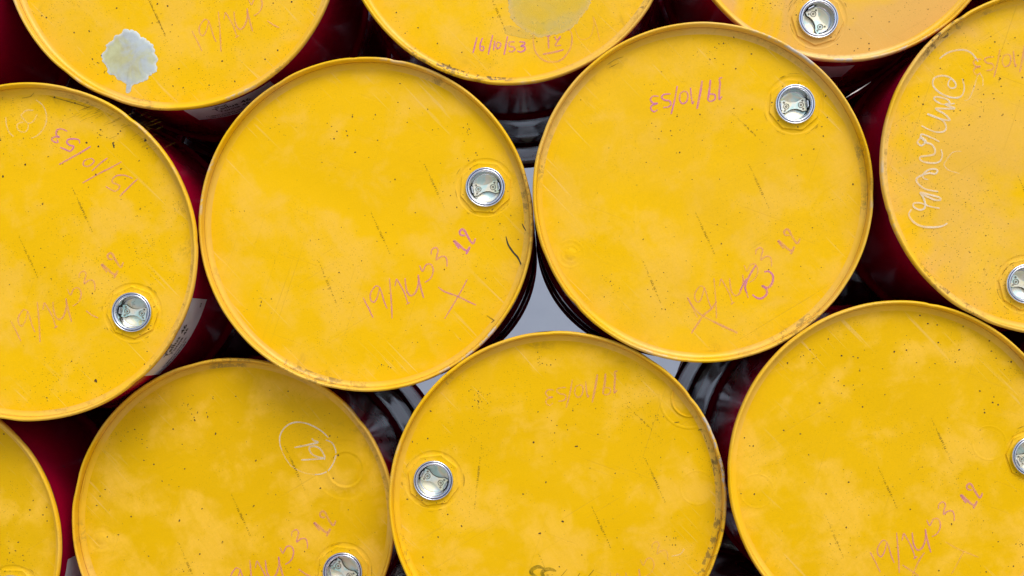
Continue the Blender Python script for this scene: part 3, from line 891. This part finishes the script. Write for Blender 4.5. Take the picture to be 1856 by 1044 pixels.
for D, d, idx in ((A, (0, 0), (0, 1, 2)), (B, (588, 0), (0, 1, 2, 3)), (L, (-638, 43), (1, 2)), (F, (919, 461), (0, 1, 2)), (DD, (-253, 511), (0, 1, 2)),
                  (E, (400, 533), (0, 1, 2, 3)), (T1, (-310, -483), (0,)), (T2, (307, -493), (0,)), (G, (1172, -67), (1,))):
    for i in idx: stamp(D, (ST[i][0][0] + d[0], ST[i][0][1] + d[1]), (ST[i][1][0] + d[0], ST[i][1][1] + d[1]), 11 * i + 5, M_PRINT if i < 2 else M_SCUFF, 4.4 if i < 3 else 3.4)
stamp(E, (873, 805), (860, 922), 77, M_SCUFF, 3.6)
strokes(T1, "scratch", M_SCUFF, [[(262, -20), (275, 12), (300, 63)]], .9)

# creases, scrapes and smears
strokes(A, "dent_crease", M_BLACK, [dict(w=3.4, p=[(917, 428), (921, 443), (930, 457), (938, 466), (943, 476), (947, 486)]), dict(w=1.8, p=[(946, 405), (950, 413), (954, 419)])], 2, taper=.8)
strokes(A, "scuff_mark", M_SCUFF, [[(882, 572), (890, 577), (897, 582)], [(890, 585), (902, 577), (912, 568)]], 2.2, taper=.6)
strokes(B, "scuff_mark", M_SCUFF, [[(1100, 118), (1115, 108), (1130, 103)], [(1104, 123), (1122, 114)]], 1.4, taper=.7)
zS = lambda p: Z(950, 670, 4.35, p)
strokes(E, "black_smear", M_SCUFF, [dict(w=3.0, p=zS([(1370, 478), (1400, 470), (1465, 462)])), dict(w=4.0, p=zS([(1415, 455), (1425, 510), (1430, 545)])), dict(w=3.5, p=zS([(1430, 570), (1455, 550), (1480, 575), (1450, 628)])),
                                    dict(w=3, p=zS([(1500, 680), (1492, 740), (1496, 770)])), dict(w=1.6, p=zS([(1470, 770), (1485, 735), (1490, 700)])), dict(w=2.2, p=zS([(1175, 420), (1225, 412)]))], 3, taper=.6)

rh = random.Random(4)
hatch = []
for _ in range(85):
    t = rh.random()
    hx = 125 + 150 * t + rh.gauss(0, 12); hy = 180 + 75 * t + rh.gauss(0, 14)
    ln = rh.uniform(5, 22)
    hatch.append([(hx, hy), (hx + ln, hy - ln * rh.uniform(.35, .55))])
strokes(L, "hatched_scratches", mark_material("fine_scratch", (.22, .13, .01), .55, 700), hatch, .9, taper=.5)
strokes(L, "rim_grime_line", M_SCUFF, [[(88, 174), (110, 180), (135, 187), (162, 195)], [(40, 178), (55, 175), (62, 168)]], 1.6, taper=.6)
strokes(L, "grime_blot", M_BLACK, [[(259, 246), (264, 250), (262, 256), (268, 252)], [(204, 258), (207, 268), (206, 266)]], 2.2, taper=.5)

# rust chips: the same cluster pattern seen on several heads, plus each head's own scatter
zc = lambda p: [(x, y, s) for (x, y), s in zip(Z(1160, 120, 4.747, [(a, b) for a, b, _ in p]), [c for *_, c in p])]
chipsB = zc([(100, 490, 2.6), (136, 518, 2.6), (183, 560, 2.8), (264, 556, 2.8), (273, 597, 2.6), (344, 550, 2), (162, 625, 3), (130, 625, 1.6), (318, 433, 3.4), (320, 418, 2), (515, 415, 3),
             (788, 484, 2.4), (808, 362, 2.6), (965, 370, 3), (920, 403, 1.8), (1007, 548, 2.8), (535, 637, 2.6), (341, 741, 3.6), (55, 827, 2.6), (170, 873, 1.8), (684, 972, 2.6),
             (1390, 765, 2.6), (1310, 793, 2.2), (1075, 836, 2.2), (1355, 942, 2.2), (458, 784, 1.6)])
zcA = lambda p: [(x, y, s) for (x, y), s in zip(Z(570, 380, 4.747, [(a, b) for a, b, _ in p]), [c for *_, c in p])]
chipsA = zcA([(37, 255, 3), (232, 152, 2.4), (674, 129, 2.6), (614, 196, 2.4), (538, 272, 2.2), (709, 293, 2.8), (763, 390, 2.8), (406, 440, 2.4), (212, 541, 3), (151, 608, 2), (76, 687, 2.8),
              (118, 683, 2), (248, 702, 2.4), (232, 763, 2), (300, 801, 2.2), (868, 26, 2.2), (1117, 516, 3.2), (1392, 489, 2), (1353, 186, 1.8), (1492, 156, 2.2), (1471, 592, 2), (1176, 122, 1.6), (642, 718, 2)])
chipsMaster = [(x - 588, y, s) for x, y, s in chipsB] + chipsA
DELTA = {'A': (0, 0), 'B': (588, 0), 'L': (-638, 43), 'F': (919, 461), 'D': (-253, 511), 'E': (399, 533), 'T1': (-310, -483), 'T2': (307, -493), 'G': (1172, -67), 'K': (-868, 568)}
z3 = lambda p: Z(1236, 0, 2.98, p)
own = {
 'B': [(x, y, 3.6) for x, y in z3([(155, 168), (170, 178), (200, 237), (225, 234), (280, 202), (375, 292), (290, 372), (178, 316), (580, 303), (776, 520), (785, 634), (755, 684), (763, 735), (712, 805), (924, 995), (640, 460), (545, 655), (602, 730), (510, 697), (466, 518), (492, 577)])],
 'T3': [(x, y, 3) for x, y in z3([(380, 44), (905, 158), (925, 100), (690, 250), (1025, 90), (1010, 235), (1012, 262), (930, 275), (740, 295), (840, 240), (1120, 118), (1010, 270), (950, 262), (880, 92), (1330, 50)])],
 'G': [(x, y, 3.2) for x, y in Z(1620, 60, 5.8, [(262, 668), (308, 748), (1272, 48), (1020, 35), (1062, 92), (1306, 236), (632, 820), (697, 813), (1147, 855), (795, 965), (905, 880), (490, 370), (730, 490), (300, 295), (1120, 480), (1130, 560)])],
 'L': [(x, y, 4) for x, y in Z(0, 160, 4.745, [(212, 50), (300, 35), (15, 40), (865, 357), (1038, 368), (1015, 392), (745, 468), (848, 500), (977, 470), (980, 490), (1265, 518), (1245, 405), (1255, 430), (1040, 695), (1197, 623), (415, 588), (217, 658), (25, 762), (367, 996), (577, 110), (645, 127), (825, 740), (470, 78)])] +
      [(174, 690, 7), (513, 720, 3), (262, 660, 3), (267, 637, 3), (190, 595, 3), (193, 590, 3), (221, 606, 3), (271, 538, 4), (130, 655, 3), (63, 610, 2.5), (85, 721, 3.5)],
 'D': [(x, y, 3.4) for x, y in Z(0, 694, 2.98, [(782, 132), (1016, 116), (1068, 158), (1122, 180), (1052, 200), (936, 250), (1166, 272), (728, 252), (777, 418), (831, 440), (876, 530), (998, 464), (1092, 678), (1372, 662), (970, 742), (709, 722), (803, 936), (580, 832), (640, 820), (420, 887), (470, 873), (568, 575), (447, 523), (541, 612), (523, 662), (1203, 857), (1383, 418), (1080, 923), (430, 602)])] +
      [(613, 825, 4), (598, 790, 3.4), (581, 885, 4), (604, 867, 3)],
 'E': [(x, y, 4) for x, y in Z(600, 694, 2.98, [(436, 237), (457, 200), (537, 152), (440, 318), (523, 300), (356, 503), (475, 407), (608, 428), (686, 545), (632, 638), (650, 628), (668, 620), (529, 652), (490, 645), (705, 772), (578, 832), (366, 840), (356, 642), (412, 628), (496, 942), (1037, 600), (1328, 343), (1094, 320), (1118, 156), (1160, 536), (1130, 812), (1252, 748), (350, 585), (355, 735), (630, 710)])],
 'F': [(x, y, 3.6) for x, y in z3([])] + [(x, y, 4) for x, y in Z(1236, 340, 2.98, [(1465, 702), (1518, 750), (1378, 742), (1328, 735), (790, 817), (1588, 762), (1638, 795), (1660, 828), (1385, 836), (1213, 877), (1148, 887), (950, 920), (925, 913), (862, 908), (1497, 876), (1767, 876), (1780, 915), (1778, 942), (1715, 853), (1675, 805), (1672, 884), (570, 948), (1476, 942), (1285, 690), (1698, 922)])] +
      [(x, y, 3.6) for x, y in Z(1236, 694, 2.98, [(743, 108), (975, 130), (312, 270), (338, 297), (366, 340), (385, 340), (549, 256), (684, 388), (640, 275), (1708, 118), (1685, 75), (1678, 105), (1609, 44), (1634, 160), (779, 600), (888, 781), (1457, 765), (1708, 858), (1388, 1013), (1790, 990), (1840, 940), (1643, 1020), (900, 536), (318, 598), (391, 600)])],
 'T1': [(x, y, 3.6) for x, y in Z(0, 0, 2.98, [(630, 44), (482, 168), (400, 176), (548, 300), (905, 32), (967, 371), (1432, 320), (1500, 272), (1268, 440), (935, 466), (990, 474), (1130, 460), (1200, 330), (225, 85), (250, 95), (1575, 10), (500, 320), (850, 20)])],
 'T2': [(x, y, 3) for x, y in Z(600, 0, 2.98, [(1650, 70), (707, 283), (353, 68), (990, 96), (1146, 126), (1116, 30), (575, 235), (470, 150), (640, 352), (400, 180), (450, 270)])],
 'A': [(x, y, 3) for x, y in Z(600, 0, 2.98, [(115, 632), (240, 620), (362, 553), (640, 470), (783, 826), (83, 708), (15, 750), (130, 823), (700, 940), (752, 912), (88, 733), (33, 710), (250, 758), (298, 338), (347, 970), (743, 868), (372, 452)])] +
      [(x, y, 3.4) for x, y in Z(780, 260, 5.22, [(430, 88), (288, 290), (190, 494), (250, 603), (405, 585), (360, 602), (420, 632), (587, 650), (545, 684), (762, 682), (660, 760), (745, 352), (700, 608), (832, 908), (898, 745), (900, 850), (592, 905), (880, 985), (890, 1010)])],
 'K': [(x, y, 3.4) for x, y in Z(0, 694, 2.98, [(180, 635), (252, 672), (22, 275), (305, 865), (98, 860), (232, 712), (255, 746), (162, 685), (128, 958), (52, 918)])],
}
for kk, D in drums.items():
    if kk.startswith('M') or kk in ('U', 'T4', 'N'): continue
    rnd = random.Random(100 + D.seed)
    pts = []
    dl = DELTA.get(kk)
    if dl:
        for x, y, s in chipsMaster: pts.append((x + dl[0], y + dl[1], s * .95))
    pts += own.get(kk, [])
    px, py, rp = SPEC[kk][:3]
    for _ in range(70):                      # own fine scatter, denser to the rim
        rr = rp * .90 * math.sqrt(rnd.random()); a = rnd.uniform(0, 2 * PI)
        pts.append((px + rr * math.cos(a), py + rr * math.sin(a), rnd.uniform(.9, 2.0)))
    for _ in range(rnd.randint(3, 6)):       # clusters
        a = rnd.uniform(0, 2 * PI); cr = rp * rnd.uniform(.7, .87)
        for _ in range(rnd.randint(6, 16)):
            pts.append((px + cr * math.cos(a) + rnd.gauss(0, 9), py + cr * math.sin(a) + rnd.gauss(0, 9), rnd.uniform(.9, 2.6)))
    bx, by, _ = BUNGS[kk]
    u = D.dist / FPX
    ok = []
    hl = [(bx, by, 34)]
    for x, y, s in pts:
        if math.hypot(x - bx, y - by) < 57:   # around the seat only on the flat
            continue
        ok.append((x, y, s))
    specks(D, "rust_chips", M_SPECK, ok, seed=D.seed)
    # chips lying on the bung seat flat
    seat = [(bx + math.cos(a) * r_, by + math.sin(a) * r_, rnd.uniform(1.8, 3.4)) for a, r_ in ((rnd.uniform(0, 6.28), rnd.uniform(39, 44)) for _ in range(6))]
    specks(D, "rust_chips", M_SPECK, seat, depth=FLOOR - .0009, seed=D.seed + 50)

for kk, D in drums.items():
    if kk in ('U', 'T4', 'N', 'M0', 'M1', 'M2', 'M3', 'T1', 'T2'): continue
    rg = random.Random(900 + D.seed)
    bx, by, _ = BUNGS[kk]
    ln = []
    for _ in range(9):
        r0 = rg.choice((44.5, 51, 55, 57)) + rg.uniform(-.8, .8); a = rg.uniform(0, 2 * PI); da = rg.uniform(.08, .45)
        ln.append(dict(w=rg.uniform(.7, 1.8), p=[(bx + r0 * math.cos(a + da * t / 4), by + r0 * math.sin(a + da * t / 4)) for t in range(5)]))
    strokes(D, "seat_grime", M_GRIME, ln, 1.2, taper=.8, depth=FLOOR - .0010, seed=D.seed)

# ------------------------------------------------------------------ splashes
def splash_material(name, c1, c2, edge, strength, scale):
    k = NT(name)
    o = k.obj()
    n = k.noise(o, scale, 4, .6, .8)
    at = k.n("ShaderNodeAttribute"); at.attribute_name = "edge"
    c = k.mix(k.ramp(n, .38, .62), c1, c2)
    c = k.mix(k.ramp(at.outputs['Fac'], .86, .99), c, edge)
    k.set(Base_Color=c, Roughness=.7)
    k.set(Normal=k.bump(k.noise(o, 130, 3, .6), .3, .0008))
    tr = k.n("ShaderNodeBsdfTransparent"); mx = k.n("ShaderNodeMixShader")
    f = k.math('MULTIPLY', k.ramp(k.noise(o, scale * 1.3, 4, .6), .25, .6, .72, 1), strength)
    f = k.math('MULTIPLY', f, k.ramp(at.outputs['Fac'], .0, .95, .85, 1.05))
    k.l(f, mx.inputs[0]); k.l(tr.outputs[0], mx.inputs[1]); k.l(k.b.outputs[0], mx.inputs[2]); k.l(mx.outputs[0], k.out.inputs[0])
    return k.m
def splash(D, name, outline, mat, jag=.05, h=.0012, seed=1):
    rnd = random.Random(seed)
    c = catmull(outline + [outline[0]], 2.5)[:-1]
    cx = sum(p[0] for p in c) / len(c); cy = sum(p[1] for p in c) / len(c)
    n = len(c)
    J = [1 + jag * rnd.uniform(-1, 1) for _ in range(n)]
    vs, fs, ed = [], [], []
    ringsf = [0, .2, .4, .6, .75, .88, .96, 1]
    for q, t in enumerate(ringsf[1:]):
        for i, (x, y) in enumerate(c):
            k = t * (1 + (J[i] - 1) * t)
            X, Zz = on_lid(D, cx + (x - cx) * k, cy + (y - cy) * k)
            hh = .00045 + h * (1 - t) ** .5 if t < 1 else .00025
            vs.append((X, FLOOR - hh, Zz)); ed.append(t)
    for q in range(len(ringsf) - 2):
        for i in range(n):
            j = (i + 1) % n
            fs.append((q * n + i, q * n + j, (q + 1) * n + j, (q + 1) * n + i))
    X, Zz = on_lid(D, cx, cy); vs.append((X, FLOOR - .00045 - h, Zz)); ed.append(0)
    for i in range(n): fs.append((len(vs) - 1, (i + 1) % n, i))
    o = mesh_obj(name, vs, fs, mat, D.root)
    a = o.data.attributes.new("edge", 'FLOAT', 'POINT')
    a.data.foreach_set('value', ed)
    return o
white_sp = splash_material("dried_white_splash", (.52, .54, .30), (.46, .53, .56), (.60, .66, .64), .965, 22)
green_sp = splash_material("greenish_stain", (.70, .62, .08), (.60, .60, .25), (.68, .64, .30), .42, 12)
splash(T1, "dried_splash", Z(0, 0, 2.98, [(700, 162), (735, 168), (760, 195), (795, 215), (835, 258), (835, 285), (856, 315), (845, 345), (850, 380), (805, 410), (800, 425), (760, 445), (725, 455), (712, 470), (703, 500), (680, 497), (688, 462), (672, 448),
     (640, 432), (620, 410), (585, 395), (578, 360), (556, 335), (552, 295), (572, 270), (576, 240), (610, 215), (622, 192), (655, 178), (672, 160)]), white_sp, .03, h=.002)
splash(T2, "greenish_stain", Z(800, 0, 4.884, [(560, -120), (590, 0), (595, 70), (620, 170), (700, 250), (790, 298), (870, 330), (950, 315), (1020, 305), (1110, 275), (1170, 238), (1210, 190), (1250, 130), (1300, 70), (1330, -30), (1280, -160), (1100, -240), (800, -250), (640, -200)]), green_sp, .02, h=.0003)
faint_sp = splash_material("faint_stain", (.70, .58, .12), (.66, .58, .16), (.70, .62, .16), .30, 20)
splash(T2, "faint_stain", Z(800, 0, 4.884, [(545, 235), (600, 225), (680, 245), (790, 302), (840, 332), (760, 345), (640, 320), (570, 300)]), faint_sp, .05, h=.0001)

# ------------------------------------------------------------------ side labels
paper_label(L, -49, -16, .024, .104)
paper_label(T1, -88, -55, .036, .116)
paper_label(K, -39, -6, .046, .126)
paper_label(T3, -115, -82, .060, .140, text=False)
# thin pale strip added to stand for a bright streak in the gap
def strip():
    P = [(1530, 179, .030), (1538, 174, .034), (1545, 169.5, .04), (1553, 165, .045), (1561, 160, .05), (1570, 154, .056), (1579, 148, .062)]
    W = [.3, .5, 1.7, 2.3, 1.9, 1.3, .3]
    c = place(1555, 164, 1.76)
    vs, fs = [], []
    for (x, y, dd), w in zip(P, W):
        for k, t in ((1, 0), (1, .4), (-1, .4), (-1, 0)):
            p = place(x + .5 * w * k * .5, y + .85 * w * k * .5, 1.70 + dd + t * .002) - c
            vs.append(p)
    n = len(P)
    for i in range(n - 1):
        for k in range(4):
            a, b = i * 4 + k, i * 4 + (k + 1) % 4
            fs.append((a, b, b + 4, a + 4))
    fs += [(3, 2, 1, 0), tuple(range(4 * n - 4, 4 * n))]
    o = mesh_obj("pale_streak", vs, fs, simple("milky_white", (.8, .76, .74), .35), None)
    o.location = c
    tag(o, "thin whitish strip added as a bright streak in the dark gap under the dusty drum", "plastic strip")
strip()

# ------------------------------------------------------------------ setting
GZ = zmin
def ground():
    k = NT("pale_concrete")
    o = k.obj()
    c = k.mix(k.ramp(k.noise(o, 1.2, 6, .6), .35, .65), (.34, .33, .31), (.42, .41, .39))
    c = k.mix(k.ramp(k.noise(o, 9, 6, .7), .5, .7, 0, .35), c, (.20, .19, .17))
    k.set(Base_Color=c, Roughness=.85)
    k.set(Normal=k.bump(k.noise(o, 40, 5, .7), .4, .004))
    S = 600
    n = 24
    vs = [(x * S / n, y * S / n, GZ) for y in range(-n, n + 1) for x in range(-n, n + 1)]
    W = 2 * n + 1
    fs = [(j * W + i, j * W + i + 1, (j + 1) * W + i + 1, (j + 1) * W + i) for j in range(2 * n) for i in range(2 * n)]
    g = mesh_obj("ground", vs, fs, k.m)
    tag(g, kind='structure')
ground()
# grey rendered yard wall behind the stack
def box(vs, fs, x0, x1, y0, y1, z0, z1):
    b = len(vs)
    vs += [(x0, y0, z0), (x1, y0, z0), (x1, y1, z0), (x0, y1, z0), (x0, y0, z1), (x1, y0, z1), (x1, y1, z1), (x0, y1, z1)]
    fs += [(b, b + 3, b + 2, b + 1), (b + 4, b + 5, b + 6, b + 7), (b, b + 1, b + 5, b + 4), (b + 1, b + 2, b + 6, b + 5), (b + 2, b + 3, b + 7, b + 6), (b + 3, b, b + 4, b + 7)]
wr = bpy.data.objects.new("yard_wall", None); COL.objects.link(wr); wr.location = (0, 9, GZ)
tag(wr, "pale blue-grey rendered wall seen through the gaps behind the drums", "wall")
M_WALL = simple("blue_grey_render", (.30, .345, .43), .8, 0, (.325, .37, .455), 2, .3, 60)
v, f = [], []; box(v, f, -9, 9, 0, .2, -.02, 3.2)
mesh_obj("wall_face", v, f, M_WALL, wr, smooth=False)
v, f = [], []; box(v, f, -9.05, 9.05, -.06, .26, 3.203, 3.29)
mesh_obj("coping", v, f, simple("coping_stone", (.45, .45, .44), .8, 0, (.38, .38, .37), 8), wr, smooth=False)

v = [(x, y, GZ + .004) for x, y in ((-7, 2.75), (7, 2.75), (7, 8.95), (-7, 8.95))]
tag(mesh_obj("dark_ground_sheet", v, [(0, 1, 2, 3)], simple("dark_sheet_tone", (.055, .046, .036), .9, 0, (.085, .07, .055), 3, .5, 50), None), kind='structure')  # dark sheet added to dim the ground's reflection in the drum sides
# pale gravel with weeds and litter behind the stack
rnd = random.Random(8)
def litter():
    vs, fs = [], []
    for _ in range(5200):
        x = rnd.choice((-1, 1)) * rnd.uniform(.5, 2.1); y = rnd.uniform(3.6, 7.6)
        s = rnd.uniform(.012, .045); b = len(vs)
        for (dx, dy, dz) in ((1, 0, 0), (-.5, .87, 0), (-.5, -.87, 0), (0, 0, .8)):
            k = rnd.uniform(.7, 1.2)
            vs.append((x + dx * s * k, y + dy * s * k, GZ + .002 + dz * s * k))
        fs += [(b, b + 1, b + 3), (b + 1, b + 2, b + 3), (b + 2, b, b + 3)]
    g = mesh_obj("gravel", vs, fs, simple("white_gravel", (.86, .85, .82), .7, 0, (.70, .68, .64), 9), None, smooth=False)
    tag(g, "loose white gravel scattered on the ground behind the drums", "gravel", kind='stuff')
    vs, fs = [], []
    for _ in range(260):
        x0 = rnd.uniform(-2.6, 2.6); y0 = rnd.uniform(3.8, 6.6); hgt = rnd.uniform(.08, .30)
        for _ in range(rnd.randint(8, 16)):
            a = rnd.uniform(0, 6.28); ln = hgt * rnd.uniform(.6, 1.2); w = rnd.uniform(.004, .012)
            dx, dy = math.cos(a), math.sin(a)
            b = len(vs)
            for t in (0, .5, 1):
                out = .45 * ln * t * t
                ww = w * (1 - t * .85)
                vs.append((x0 + dx * out - dy * ww, y0 + dy * out + dx * ww, GZ + ln * t))
                vs.append((x0 + dx * out + dy * ww, y0 + dy * out - dx * ww, GZ + ln * t))
            fs += [(b, b + 1, b + 3, b + 2), (b + 2, b + 3, b + 5, b + 4)]
    g = mesh_obj("weeds", vs, fs, simple("weed_green", (.05, .10, .02), .6, 0, (.10, .13, .04), 5), None, smooth=False)
    tag(g, "dark green weeds growing in the gravel behind the drums", "weeds", kind='stuff')
litter()
